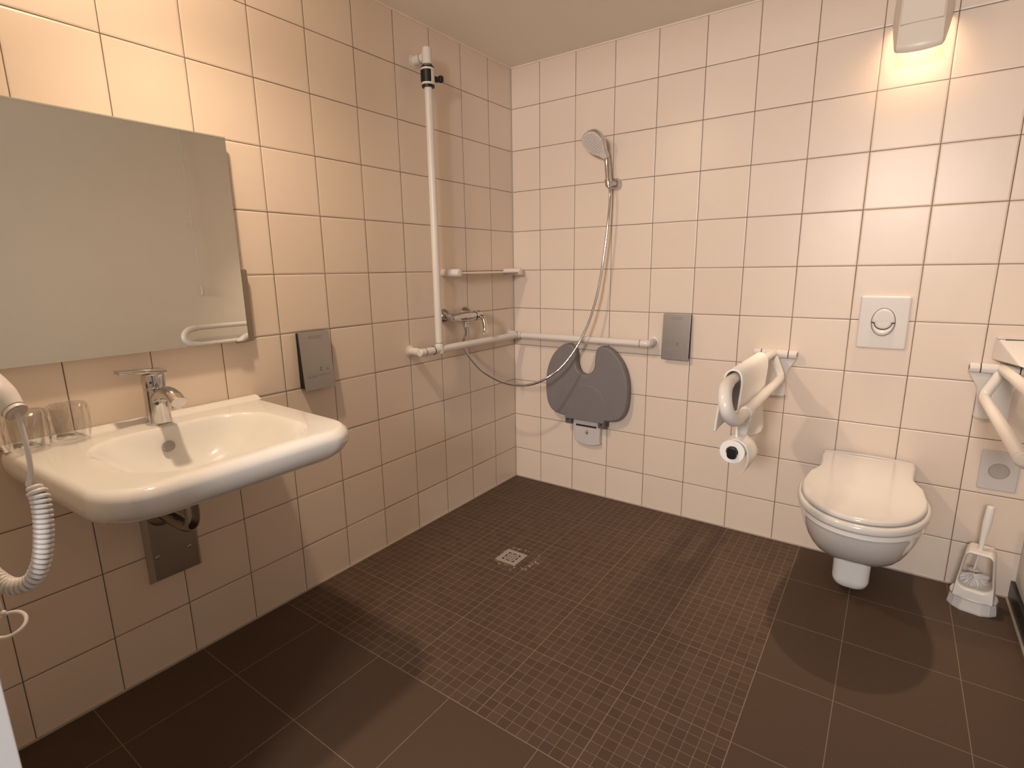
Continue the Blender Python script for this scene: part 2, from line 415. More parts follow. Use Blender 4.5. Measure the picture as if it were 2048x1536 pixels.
# trap
tp = thing('drain_trap', 'chrome drain trap below the washbasin', 'pipe', (0.175, BY, 0.50))
t = MB().tube([(0.19, BY, z) for z in (0.645, 0.600, 0.599, 0.597)], [0.017] * 4, 24)
t.build('tailpipe', 'trapm', tp)
t = MB()
for z0, z1, r in ((0.600, 0.622, .027), (0.572, 0.588, .025)):
    t.tube([(0.19, BY, z) for z in (z0, z0 + .002, z0 + .004, z1 - .004, z1 - .002, z1)], [r - .004, r - .001, r, r, r - .001, r - .004], 24)
t.build('nut', 'trapm', tp)
t = MB().tube(cat([(0.19, BY, 0.60), (0.19, BY, 0.540), (0.180, BY, 0.510), (0.158, BY, 0.494), (0.130, BY - .003, 0.492), (0.085, BY - .010, 0.499), (0.025, BY - .014, 0.504)], 6), 0.0185, 24)
t.build('bend', 'trapm', tp)
MB().tube([(0.0205, BY - .014, 0.504), (0.024, BY - .014, 0.504), (0.033, BY - .014, 0.504), (0.037, BY - .014, 0.504)], [0.040, 0.0405, 0.036, 0.021], 32).build('rosette', 'trapm', tp)

pp = thing('pipe_cover', 'dull steel cover plate with two screws on the wall below the basin', 'cover plate', (0, -1.812, 0.29))
o4 = [(-1.885, 0.288), (-1.740, 0.288), (-1.740, 0.627), (-1.885, 0.627)]
q = MB()
q.loft([[V((0.0, a, c)) for a, c in o4], [V((0.004, a, c)) for a, c in o4], [V((0.020, a, c)) for a, c in inset(o4, 0.011)], [V((0.0203, a, c)) for a, c in inset(o4, 0.0125)]])
q.build('plate', 'steel', pp, 5, wn=False)
for y, z in ((-1.861, 0.370), (-1.774, 0.367)):
    MB().tube([(0.0195, y, z), (0.0205, y, z), (0.0225, y, z), (0.0230, y, z)], [0.006, 0.006, 0.0045, 0.002], 16).build('screw', 'chrome', pp)

# ------------------------------------------------------------------ mirror
mr = thing('wall_mirror', 'large frameless mirror on the left wall above the washbasin', 'mirror', (0.0, -1.9, 0.972))
MB().box(0.0235, 0.0285, -2.325, -1.518, 0.972, 1.572).build('mirror_glass', 'mirror', mr)
MB().box(0.0, 0.0234, -2.31, -1.534, 0.985, 1.558).build('backing', 'edge', mr)
q = MB().prism(rrect(-1.5175, -1.494, 0.967, 1.193, .006, 4), YZ(0), 0.0, 0.0215, 0.002)
q.build('bracket', 'brown', mr, label='brown metal bracket at the lower right edge')
MB().box(0.020, 0.0315, -1.556, -1.519, 0.966, 0.9716, 0.0015).build('clip', 'brown', mr)
MB().box(0.0232, 0.0292, -2.325, -1.518, 1.5722, 1.5755).build('top_edge', 'edge', mr)

# ------------------------------------------------------------------ glasses wrapped in film
def tumbler(x, y, label, seed):
    z = 0.779
    g = thing('drinking_glass', label, 'glass', (x, y, z), 0, 'drinking glasses at the back of the washbasin')
    prof_o = [(0.0265, 0.0), (0.0285, 0.002), (0.031, 0.04), (0.034, 0.088)]
    prof_i = [(0.0325, 0.088), (0.0295, 0.04), (0.027, 0.008), (0.020, 0.0065)]
    q = MB(); n = 28
    q.loft([[V((x + r * math.cos(2 * PI * k / n), y + r * math.sin(2 * PI * k / n), z + h)) for k in range(n)] for r, h in prof_o + prof_i])
    q.build('tumbler', 'glass', g)
    rnd = random.Random(seed); n = 40; rows = []
    for i, (r, h) in enumerate([(0.036, 0.001), (0.039, 0.006), (0.040, 0.022), (0.0415, 0.04), (0.042, 0.058), (0.042, 0.074), (0.041, 0.088), (0.036, 0.094), (0.02, 0.0965), (0.006, 0.097)]):
        amp = 0.0042 if i < 7 else 0.0022
        rows.append([V((x + (r + rnd.uniform(-amp, amp)) * math.cos(2 * PI * k / n), y + (r + rnd.uniform(-amp, amp)) * math.sin(2 * PI * k / n), z + max(.0006, h + rnd.uniform(-.0015, .0015)))) for k in range(n)])
    q = MB().loft(rows, False, True)
    q.build('film_wrap', 'film', g, flat=True)
tumbler(0.062, -2.015, 'drinking glass in crumpled clear film, nearer the faucet', 3)
tumbler(0.066, -2.097, 'drinking glass in crumpled clear film, behind the hair dryer cord', 5)

# ------------------------------------------------------------------ hair dryer on the front wall
hd = thing('hair_dryer', 'white hair dryer handle with coiled white cord at the left edge', 'hair dryer', (0.58, -2.27, 1.0))
A = V((0.6415, -2.221, 0.9865)); D = (V((0.6415, -2.221, 0.9865)) - V((0.575, -2.245, 1.040))).normalized()
q = MB().tube([A - D * d for d in (0.10, 0.085, 0.05, 0.03, 0.014, 0.006, 0.0)], [0.021, 0.023, 0.0235, 0.0225, 0.019, 0.0165, 0.0155], 28)
q.build('handle', 'pl', hd)
q = MB().tube([A + D * d for d in (-0.001, 0.002, 0.007, 0.0085, 0.006, 0.001)], [0.0135, 0.0145, 0.0150, 0.0135, 0.011, 0.006], 28)
q.build('cuff', 'pl2', hd)
q = MB().tube([V((0.575, -2.245, 1.04)) + V((-0.01, -0.03, 0.02)), V((0.56, -2.295, 1.05)), V((0.555, -2.3295, 1.05))], [0.02, 0.018, 0.03], 20)
q.build('wall_mount', 'pl', hd)
straight = cat([A + D * 0.003, (0.6515, -2.219, 0.973), (0.6585, -2.2192, 0.953), (0.667, -2.22, 0.9276), (0.6743, -2.2231, 0.8946), (0.6733, -2.2288, 0.8775)], 6)
axis = cat([(0.6800, -2.2255, 0.8745), (0.6884, -2.2222, 0.8590), (0.6955, -2.2241, 0.8323), (0.7005, -2.230, 0.7957), (0.7010, -2.2377, 0.7640), (0.6945, -2.2485, 0.7400), (0.6799, -2.2620, 0.7290), (0.6553, -2.2757, 0.7315), (0.6156, -2.2904, 0.7600), (0.60, -2.300, 0.80)], 60)
L = [0.0]
for a, c in zip(axis[:-1], axis[1:]): L.append(L[-1] + (c - a).length)
coil = []; T = (axis[1] - axis[0]).normalized(); nr = V((-1, -0.2, 0)); nr = (nr - T * nr.dot(T)).normalized()
pitch = 0.0073; total = L[-1]; steps = int(total / pitch * 14); j = 0
for i in range(steps + 1):
    s_ = total * i / steps
    while j < len(L) - 2 and L[j + 1] < s_: j += 1
    u = (s_ - L[j]) / max(1e-9, L[j + 1] - L[j]); p = axis[j].lerp(axis[j + 1], u)
    t2 = (axis[j + 1] - axis[j]).normalized(); qd = T.rotation_difference(t2); nr = qd @ nr; T = t2
    nr = (nr - T * nr.dot(T)).normalized(); bi = T.cross(nr)
    a = -2 * PI * s_ / pitch; rr = 0.0095 * min(1, 0.55 + s_ / 0.02)
    coil.append(p + (nr * math.cos(a) + bi * math.sin(a)) * rr)
coil += [V((0.60, -2.32, 0.82)), V((0.60, -2.3295, 0.83))]
q = MB().tube(straight + coil[1:], 0.0036, 8)
q.build('cord', 'pl', hd, 60)

# emergency pull ring at the far left
pr = thing('pull_ring', 'white plastic pull ring hanging on a cord, bottom left', 'pull cord', (0.535, -2.27, 0.6))
c0 = V((0.5440, -2.2655, 0.6095)); u = V((0.0262, 0.0181, -0.0025)).normalized(); vv = V((-0.35, 0.55, 0.42)).normalized(); vv = (vv - u * vv.dot(u)).normalized()
q = MB().tube([c0 + u * (0.0255 * math.cos(a)) + vv * (0.0215 * math.sin(a)) for a in [2 * PI * k / 40 for k in range(40)]], 0.0030, 10, close=True)
q.build('ring', 'pl', pr)
kn = c0 - u * 0.019 + vv * 0.0145 + V((0.0, 0, 0.004))
q = MB().sphere(kn, 0.0048); q.build('knot', 'pl', pr)
q = MB().tube([kn, kn + V((-0.004, -0.004, 0.12)), kn + V((-0.006, -0.006, 0.5)), V((kn.x - .006, kn.y - .006, CZ))], 0.0012, 8)
q.build('cord', 'pl', pr)

# pull cord on the right wall (seen in the mirror)
pc = thing('pull_switch', 'thin pale pull cord hanging down the right wall, seen in the mirror', 'pull cord', (2.15, -0.655, 1.04))
MB().tube([(2.157, -0.66, CZ), (2.152, -0.66, 1.9), (2.150, -0.655, 1.5), (2.150, -0.648, 1.1)], 0.0016, 8).build('cord', 'greyw', pc)
MB().tube([(2.150, -0.648, 1.10), (2.150, -0.647, 1.095), (2.150, -0.646, 1.045), (2.150, -0.646, 1.04)], [0.002, 0.006, 0.0075, 0.003], 14).build('tassel', 'greyw', pc)
MB().tube(cat([(2.150, -0.656, 1.475), (2.150, -0.672, 1.50), (2.150, -0.690, 1.492), (2.150, -0.694, 1.47)], 6), 0.0016, 8).build('loop', 'greyw', pc)

# ------------------------------------------------------------------ steel dispensers
def dispenser(label, base, to, flip):
    """base = thing origin; to(a, b, d): a along wall from left edge (0..0.125), b up from bottom (0..0.207), d out of wall"""
    d = thing('soap_dispenser', label, 'soap dispenser', base, 0, 'steel soap dispensers on the walls')
    W, H = 0.125, 0.207
    q = MB()
    prof = [(0.0, 0.008), (0.0, H - 0.002), (0.019, H - 0.003), (0.033, 0.008)]
    q.loft([[to(a, z, dd) for dd, z in prof] for a in (0.004, W - 0.004)])
    q.build('housing', 'black', d, label='black plastic housing')
    q = MB()
    fr = rrect(0.0, W, 0.0, H, 0.003, 3)
    def pan(a, b, dd): return to(a, b, dd + 0.0195 + 0.0145 * (1 - b / H))
    q.prism(fr, pan, 0.0, 0.0022, 0.0007)
    q.build('front_panel', 'satin', d, label='satin steel front')
    q = MB()   # C-shaped mark and little triangle mark
    cx, cy = W * 0.60, H * 0.345
    q.loft([[pan(cx + r * math.cos(a), cy + r * math.sin(a), 0.0026) for a in [PI * 0.28 + PI * 1.44 * k / 12 for k in range(13)]] for r in (0.0042, 0.0070)], False, False, False)
    q.build('emblem', 'marks', d, 35)
    q = MB(); tx = W * 0.80
    q.bm.faces.new([q.bm.verts.new(pan(*p, 0.0026)) for p in ((tx - 0.006, cy - .006), (tx + 0.006, cy - .006), (tx, cy + .005))])
    q.build('emblem', 'marks2', d)
    rows = [(0.30, 0.72, 0.925, .0011), (0.30, 0.74, 0.905, .0011), (0.30, 0.70, 0.885, .0011), (0.08, 0.93, 0.255, .0008), (0.12, 0.42, 0.225, .0022), (0.48, 0.85, 0.232, .0010)]
    for a0, a1, bb, hh in rows:
        q = MB(); q.bm.faces.new([q.bm.verts.new(pan(a * W, bb * H + s_ * hh, 0.0026)) for a, s_ in ((a0, -1), (a1, -1), (a1, 1), (a0, 1))])
        q.build('print_line', 'marks2', d)
dispenser('steel soap dispenser between mirror and shower, black left side showing', (0, -1.275, 0.767), lambda a, b, d: V((d, -1.338 + a, 0.767 + b)), 1)
dispenser('steel soap dispenser on the back wall right of the shower seat', (0.9, 0, 0.767), lambda a, b, d: V((0.849 + a, -d, 0.767 + b)), 1)

# ------------------------------------------------------------------ shower grab rail
gr = thing('grab_rail', 'white L-shaped grab rail with tall upright bar round the shower corner', 'grab rail', (0.075, -0.075, 0.835))
rz, rx = 0.837, 0.073; tr = 0.0165
q = MB().tube([(rx, -0.775, rz), (rx, -0.10, rz)], tr, 24)
q.sphere((rx, -0.0735, rz), tr * 1.02).tube([(rx, -0.10, rz), (rx, -0.0735, rz)], tr * 1.02, 24)
q.build('side_bar', 'pl', gr)
q = MB().tube([(rx, -0.0735, rz), (0.10, -0.0735, rz)], tr * 1.02, 24); q.tube([(0.10, -0.0735, rz), (0.762, -0.0735, rz)], tr, 24)
q.build('back_bar', 'pl', gr)
q = MB().tube([(rx, -0.683, rz + 0.02), (rx, -0.683, 1.925)], tr * 0.97, 24).tube([(rx, -0.683, 1.925), (rx, -0.683, 1.99)], tr * 1.0, 24)
q.build('upright_bar', 'pl', gr)
q = MB().tube([(rx, -0.683, 1.985), (rx, -0.683, 2.043), (rx, -0.683, 2.046)], [tr * 1.12, tr * 1.12, tr * 1.0], 24).cyl((rx - .012, -0.683, 2.013), (0.042, -0.683, 2.013), tr * 1.08, 24)
q.build('top_tee', 'pl', gr)
def mount(p0, p1, nm='wall_mount'):
    p0, p1 = V(p0), V(p1); d = p1 - p0
    MB().tube([p0, p0 + d * .06, p0 + d * .12, p1], [0.026, 0.026, 0.0185, 0.0172], 24).build(nm, 'pl', gr)
mount((0, -0.683, 2.013), (0.041, -0.683, 2.013))
mount((0, -0.79, rz), (0.056, -0.79, rz))
mount((0, -0.05, rz), (0.056, -0.055, rz))
mount((0.80, 0, rz), (0.80, -0.056, rz))
q = MB().tube([(rx, -0.81, rz), (rx, -0.807, rz), (rx, -0.777, rz)], [tr * .8, tr * 1.03, tr * 1.03], 24).build('end_cap', 'pl', gr)
q = MB().tube(cat([(0.765, -0.0735, rz), (0.785, -0.0735, rz), (0.797, -0.068, rz), (0.80, -0.050, rz)], 5), tr * 1.03, 24).build('end_elbow', 'pl', gr)
q = MB().tube([(rx, -0.683, rz - .016), (rx, -0.683, rz + .02), (rx, -0.683, rz + 0.028)], [tr * 1.15, tr * 1.15, tr * 1.02], 24).tube([(rx, -0.72, rz), (rx, -0.645, rz)], tr * 1.12, 24)
q.build('tee_joint', 'pl', gr)
for a, c, r in (((rx, -0.7765, rz), (rx, -0.7745, rz), tr * 1.06), ((rx, -0.723, rz), (rx, -0.7215, rz), tr * 1.15), ((0.7625, -0.0735, rz), (0.7645, -0.0735, rz), tr * 1.05), ((0.0995, -0.0735, rz), (0.101, -0.0735, rz), tr * 1.04),
             ((rx, -0.683, rz + .0285), (rx, -0.683, rz + .030), tr * 1.05), ((0.0405, -0.683, 2.013), (0.0425, -0.683, 2.013), tr * 1.12), ((rx, -0.683, 1.983), (rx, -0.683, 1.985), tr * 1.14)):
    MB().cyl(a, c, r, 24).build('joint_line', 'gap', gr)
# slider with clamp
sz = 1.940
sl = MB().tube([(rx, -0.683, z) for z in (sz - .031, sz - .029, sz + .029, sz + .031)], [0.0255, 0.027, 0.027, 0.0255], 32).build('slider', 'pl', gr)
q = MB().tube([(rx, -0.683, z) for z in (sz - .040, sz - .0385, sz - .033, sz - .031)], [0.0225, 0.0255, 0.0262, 0.0255], 32).build('slider_collar', 'black', sl)
q = MB().tube([(rx, -0.683, z) for z in (sz + .031, sz + .033, sz + .037, sz + .039)], [0.0255, 0.0262, 0.0255, 0.0225], 32).build('slider_collar', 'black', sl)
q = MB(); n = 14; rows = []
for z, rr in ((-.023, .0272), (-.021, .0288), (.021, .0288), (.023, .0272)):
    rows.append([V((rx + rr * math.cos(a), -0.683 + rr * math.sin(a), sz + z)) for a in [math.radians(-150 + 130 * k / n) for k in range(n + 1)]])
q.loft(rows, False, False, False); q.build('grip', 'black', sl)
q = MB().cyl((rx + .006, -0.66, sz), (rx + .012, -0.638, sz - .002), 0.011, 16).cyl((rx + .012, -0.640, sz), (rx + .016, -0.622, sz + .001), 0.007, 16)
q.box(rx + .004, rx + .024, -0.632, -0.612, sz - .009, sz + .017, .006, 3)
q.build('clamp_knob', 'black', sl)

# ------------------------------------------------------------------ corner shelf
cs = thing('corner_shelf', 'narrow white shelf on the left wall above the shower mixer', 'shelf', (0.05, -0.31, 1.165))
for y in (-0.560, -0.075):
    MB().tube([(0, y, 1.168), (.003, y, 1.168), (0.094, y, 1.168), (0.100, y, 1.168), (0.103, y, 1.168)], [.018, .0185, .0175, .0160, .011], 22).build('support', 'pl', cs)
q = MB().prism(rrect(0.004, 0.098, -0.548, -0.087, 0.012, 4), lambda a, b_, d: V((a, b_, d)), 1.164, 1.170, 0.002)
q.build('tray', 'pl2', cs)

# ------------------------------------------------------------------ shower mixer
mx = thing('shower_mixer', 'chrome lever shower mixer on the left wall', 'faucet', (0.06, -0.49, 0.97))
for y in (-0.566, -0.415):
    MB().tube([(0.0, y, 0.973), (0.003, y, 0.973), (0.018, y, 0.973), (0.030, y, 0.973)], [0.033, 0.034, 0.026, 0.014], 28).build('rosette', 'chrome', mx)
    MB().tube([(0.029, y, 0.973), (0.05, y, 0.971), (0.062, y + (.012 if y < -.5 else -.012), 0.968)], [0.0135, 0.013, 0.012], 20).build('inlet', 'chrome', mx)
yb = [-0.585, -0.582, -0.560, -0.545, -0.52, -0.49, -0.46, -0.44, -0.428, -0.426]
MB().tube([(0.066, y, 0.966) for y in yb], [0.012, 0.0145, 0.0165, 0.021, 0.023, 0.0245, 0.024, 0.0225, 0.021, 0.018], 28).build('body', 'chrome', mx)
q = MB().tube([(0.066, y, 0.966) for y in (-0.424, -0.422, -0.392, -0.380, -0.376)], [0.021, 0.0245, 0.0255, 0.020, 0.012], 28)
lv = cat([(0.078, -0.398, 0.968), (0.102, -0.402, 0.955), (0.118, -0.410, 0.925), (0.126, -0.418, 0.895), (0.130, -0.422, 0.882)], 5)
rows = []
for i, p in enumerate(lv):
    t = i / (len(lv) - 1); w = 0.017 - 0.006 * math.sin(PI * min(1, t * 1.1)); th = 0.010 - 0.002 * t
    rows.append([p + V((th * math.sin(a), w * math.cos(a), th * 0.5 * math.sin(a))) for a in [2 * PI * k / 14 for k in range(14)]])
q.loft(rows); q.build('lever', 'chrome', mx)
MB().tube([(0.066, -0.487, z) for z in (0.950, 0.935, 0.934, 0.918, 0.917, 0.900)], [0.012, 0.012, 0.0135, 0.0135, 0.011, 0.0095], 20).build('hose_outlet', 'chrome', mx)

# hose
hose_pts = [(0.066, -0.487, 0.905), (0.058, -0.486, 0.875), (0.042, -0.485, 0.84), (0.047, -0.477, 0.805), (0.072, -0.458, 0.755)]
low = HOSE_LOW = [(0.119, -0.420, 0.691), (0.2025, -0.357, 0.6375), (0.300, -0.283, 0.630), (0.390, -0.215, 0.685), (0.4557, -0.166, 0.775)]
hose_pts += low + [(0.510, -0.125, 0.898), (0.544, -0.104, 1.02), (0.562, -0.090, 1.13), (0.578, -0.078, 1.28), (0.587, -0.070, 1.40), (0.589, -0.062, 1.50), (0.583, -0.056, 1.545)]
hp = cat(hose_pts, 14)
tag(MB().tube(hp, 0.0062, 14).build('shower_hose', 'chrome'), 'silvery shower hose looping from the mixer to the hand shower', 'hose')

# wall holder and hand shower
sh = thing('shower_holder', 'small chrome wall holder carrying the hand shower', 'shower holder', (0.592, 0, 1.56))
MB().tube([(0.592, 0, 1.558), (0.592, -0.003, 1.558), (0.592, -0.016, 1.558), (0.592, -0.024, 1.558)], [0.0255, 0.027, 0.026, 0.021], 28).build('wall_disc', 'chrome', sh)
C_ = V((0.524, -0.104, 1.722)); N_ = V((-0.20, -0.72, -0.66)).normalized()
U_ = V((-0.42, -0.30, 0.85)); U_ = (U_ - N_ * U_.dot(N_)).normalized(); A_ = U_.cross(N_).normalized()
neck = C_ - U_ * 0.080 - N_ * 0.010
hx = V((0.5765, -0.056, 1.560)); hdir = (neck - hx).normalized(); hlen = (neck - hx).length
MB().tube([(0.592, -0.022, 1.558), hx + V((0.006, 0.012, 0))], [0.012, 0.010], 18).build('arm', 'chrome', sh)
MB().tube([hx - hdir * 0.016, hx - hdir * 0.013, hx + hdir * 0.013, hx + hdir * 0.016], [0.0135, 0.0155, 0.0170, 0.0155], 24).build('clamp', 'chrome', sh)
hs = thing('hand_shower', 'chrome hand shower with white nozzle face above the folding seat', 'hand shower', tuple(hx))
MB().tube([hx - hdir * .022, hx - hdir * .018, hx + hdir * .02, hx + hdir * .06, hx + hdir * (hlen - .012), hx + hdir * (hlen + .006)], [.009, .0115, .0125, .0130, .0130, .010], 24).build('handle', 'chrome', hs)
ol = [tuple(p) for p in cat([(0.061, 0.012), (0.052, 0.043), (0.028, 0.059), (-0.0, 0.063), (-0.028, 0.059), (-0.052, 0.043), (-0.061, 0.012), (-0.050, -0.026), (-0.027, -0.054), (-0.0125, -0.082), (0.0, -0.088), (0.0125, -0.082), (0.027, -0.054), (0.050, -0.026)], 5, True)]
hf = lambda a, b_, d: C_ + A_ * a + U_ * b_ + N_ * d
q = MB(); q.loft([[hf(a, b_, d) for a, b_ in inset(ol, i)] for d, i in ((-.034, .026), (-.031, .015), (-.022, .004), (-.008, 0), (0.0, .0015))])
q.build('head', 'chrome', hs)
q = MB(); q.loft([[hf(a, b_, d) for a, b_ in inset(ol, i)] for d, i in ((-.001, .003), (.0015, .0035), (.0025, .006))])
fa = q.build('spray_face', 'pl', hs)
q = MB()
for i in range(-4, 5):
    for j in range(-4, 6):
        a, b_ = i * .0105 + (.005 if j % 2 else 0), j * .0098
        if (a / .050) ** 2 + ((b_ - .006) / .048) ** 2 < 1:
            q.tube([hf(a, b_, .002), hf(a, b_, .0042)], [.0026, .0018], 6)
q.build('nozzle', 'nozzle', fa)

# ------------------------------------------------------------------ folding shower seat
st = thing('shower_chair', 'grey horseshoe-shaped folding shower seat flipped up against the back wall', 'shower seat', (0.472, 0, 0.28))
sx0 = 0.471
half = [(0.000, 0.658), (0.022, 0.664), (0.040, 0.680), (0.050, 0.708), (0.054, 0.755), (0.062, 0.790), (0.085, 0.806), (0.118, 0.805), (0.155, 0.782), (0.190, 0.742), (0.215, 0.690), (0.229, 0.630), (0.231, 0.565), (0.224, 0.505), (0.205, 0.462), (0.170, 0.437), (0.120, 0.4285), (0.06, 0.427)]
ctl = [(-a, z) for a, z in half[:0:-1]] + half
ctl = [(sx0 + a, z) for a, z in ctl] + [(sx0, 0.427)]
sol = [tuple(p) for p in cat(ctl, 4, True)]
q = MB(); fn = XZ(0)
q.loft([[fn(a, z, d) for a, z in inset(sol, i)] for d, i in ((.022, .008), (.025, .003), (.030, 0), (.050, 0), (.056, .0025), (.060, .007), (.0612, .012))])
q.build('seat', 'grey', st, 50)
arch = rrect(sx0 - .112, sx0 + .112, 0.418, 0.606, (.01, .095, .095, .01), 10)
q = MB().loft([[fn(a, z, d) for a, z in inset(arch, i)] for d, i in ((.050, 0), (.0612, 0), (.0632, .003))]); q.build('seat_panel', 'grey', st, 30)
for x0, x1 in ((0.358, 0.394), (0.546, 0.586)):
    hg = MB().box(x0, x1, -0.058, -0.004, 0.388, 0.434, .005, 2).build('hinge', 'dgrey', st)
    MB().cyl((x1 - .003, -0.034, 0.408), (x1 + .001, -0.034, 0.408), 0.008, 16).build('hinge_pin', 'black', hg)
    MB().cyl((x0 + .018, -0.057, 0.410), (x0 + .018, -0.0595, 0.410), 0.004, 12).build('hinge_screw', 'black', hg)
br = [tuple(p) for p in [(0.386, 0.421), (0.392, 0.37), (0.396, 0.325), (0.402, 0.296)]] + [tuple(p) for p in cat([(0.402, 0.296), (0.430, 0.283), (0.472, 0.2765), (0.515, 0.281), (0.546, 0.292)], 4)][1:] + [(0.545, 0.325), (0.547, 0.37), (0.549, 0.421)]
q = MB().prism(br, XZ(0), 0.0, 0.030, 0.006); bk = q.build('wall_bracket', 'greyw', st, label='white plastic wall bracket')
MB().prism(rrect(0.408, 0.528, 0.3765, 0.3865, .004, 4), XZ(0), 0.028, 0.0312).build('slot', 'gap', bk)
q = MB()
q.prism([(0.466, 0.338), (0.480, 0.338), (0.476, 0.352), (0.470, 0.352)], XZ(0), 0.0295, 0.0310)
q.prism(circ(0.473, 0.357, .0033, n=12), XZ(0), 0.0295, 0.0310).prism(rrect(0.458, 0.464, 0.347, 0.3495, .0005, 2), XZ(0), 0.0295, 0.0310).prism(rrect(0.482, 0.487, 0.349, 0.3515, .0005, 2), XZ(0), 0.0295, 0.0310)
q.build('emblem', 'marks', bk)

# ------------------------------------------------------------------ folding support rails beside the toilet
def fold_rail(cx, s, label, holder):
    z = 0.829
    f = thing('support_rail', label, 'support rail', (cx, 0, z), 0, 'folding support rails beside the toilet')
    hw = 0.080
    ho = [(hw, z - .004), (hw, z + .010), (-hw, z + .010), (-hw, z - .004)]
    side = [tuple(p) for p in cat([(0.079, 0.812), (0.066, 0.786), (0.050, 0.757), (0.046, 0.720), (0.046, 0.655)], 5)]
    ol = [(cx - a, c) for a, c in side] + [(cx - 0.040, 0.648), (cx + 0.040, 0.648)] + [(cx + a, c) for a, c in reversed(side)] + [(cx + .079, z + .008), (cx - .079, z + .008)]
    MB().prism(ol, XZ(0), 0.0, 0.022, 0.005).build('wall_plate', 'pl', f)
    yh = -0.036
    for x0, x1, nm in ((cx - .080, cx - .052, 'hinge_end'), (cx - .050, cx + .048, 'hinge_barrel'), (cx + .050, cx + .080, 'hinge_end')):
        MB().cyl((x0, yh, z), (x1, yh, z), 0.0168, 26, bev=.0025).build(nm, 'pl', f)
    for x in (cx - .051, cx + .049): MB().cyl((x - .001, yh, z), (x + .001, yh, z), 0.0160, 24).build('hinge_gap', 'gap', f)
    for x in (cx - .0803, cx + .0803): MB().cyl((x - .0006, yh, z), (x + .0006, yh, z), 0.008, 16).build('end_plug', 'black', f)
    dx = 0.040 * s
    ux = cx - 0.006 * s
    path = [(ux, yh, z + .003), (ux, -0.30, 0.838), (ux, -0.60, 0.840), (ux, -0.760, 0.840)]
    path += [tuple(p) for p in cat([(ux, -0.760, 0.840), (ux + .12 * dx, -0.815, 0.832), (ux + .35 * dx, -0.852, 0.806), (ux + .6 * dx, -0.856, 0.772), (ux + .85 * dx, -0.826, 0.743), (ux + dx, -0.775, 0.734)], 5)][1:]
    path += [(ux + dx, -0.60, 0.734), (ux + dx, -0.30, 0.735), (ux + dx, -0.105, 0.736), (ux + dx * .97, -0.085, 0.741), (ux + dx * .9, -0.074, 0.752), (ux + dx * .3, -0.052, 0.80), (ux + dx * .1, yh, 0.822)]
    MB().tube(path, 0.0160, 22).build('tube', 'pl', f)
    gp = [tuple(p) for p in cat([(ux, -0.765, 0.840), (ux + .12 * dx, -0.818, 0.832), (ux + .35 * dx, -0.855, 0.806), (ux + .6 * dx, -0.859, 0.772), (ux + .85 * dx, -0.829, 0.743), (ux + dx, -0.780, 0.734)], 5)]
    MB().tube(gp, [.0168] + [.0195] * (len(gp) - 2) + [.0168], 22).build('grip', 'pl', f)
    if holder:
        lx = ux + dx
        h = MB().tube([(lx, -0.700, .734), (lx, -0.697, .734), (lx, -0.663, .734), (lx, -0.660, .734)], [.0165, .0200, .0200, .0165], 24).build('paper_holder', 'pl', f)
        q = MB().loft([[V((lx + a - .016 * t, y + .045 * t, zz)) for a, y in rrect(-w_, w_, -0.690, -0.672, .006, 3)] for zz, w_, t in ((.722, .0175, 0), (.705, .0175, .15), (.68, .0165, .6), (.65, .0155, 1.05), (.612, .0145, 1.25), (.590, .0125, 1.25))])
        q.build('holder_arm', 'pl', f)
        MB().cyl((1.336, -0.628, 0.610), (1.336, -0.716, 0.610), 0.0130, 20).build('spindle', 'pl', f)
        q = MB(); rows = []
        for y, i in ((-0.700, 0), (-0.728, 0), (-0.732, .002), (-0.734, .006)):
            rows.append([V((1.337 + a, y, 0.608 + c)) for a, c in rrect(-.0150 + i, .0150 - i, -.0205 + i, .0205 - i, max(.002, .012 - i), 5)])
        q.loft(rows); q.build('spindle_knob', 'black', f, label='black knob holding the paper roll')
    return f
fold_rail(1.327, 1, 'white folding support rail left of the toilet with towel and paper holder', True)
fold_rail(2.017, -1, 'white folding support rail right of the toilet at the right edge', False)

# toilet roll
ro = thing('toilet_roll', 'white toilet paper roll hanging below the left support rail', 'toilet paper', (1.336, -0.675, 0.610))
q = MB(); n = 40; rc = V((1.336, 0, 0.610)); R0 = 0.0375
prof = [(0.0185, -0.722), (R0 - .001, -0.722), (R0, -0.721), (R0, -0.631), (R0 - .001, -0.630), (0.0185, -0.630)]
rows = [[V((rc.x + r * math.cos(2 * PI * k / n), y, rc.z + r * math.sin(2 * PI * k / n))) for k in range(n)] for r, y in prof]
q.loft(rows + [rows[0]], False, False); q.build('paper_roll', 'paper', ro)
tail = cat([(1.334, 0.6490), (1.354, 0.6470), (1.373, 0.632), (1.3815, 0.608), (1.3825, 0.588), (1.3785, 0.568), (1.370, 0.550), (1.358, 0.536)], 5)
q = MB(); rows = []
for i, p in enumerate(tail):
    t = i / (len(tail) - 1); c = max(0, t - .25)
    rows.append([V((p.x + .034 * c * w_, -0.722 + .092 * w_ - .012 * c, p.y + .048 * c * w_ * w_)) for w_ in [k / 5 for k in range(6)]])
q.loft(rows, False, False, False); tl = q.build('paper_tail', 'paper', ro, wn=False)
md = tl.modifiers.new('thickness', 'SOLIDIFY'); md.thickness = 0.0006; md.offset = 1

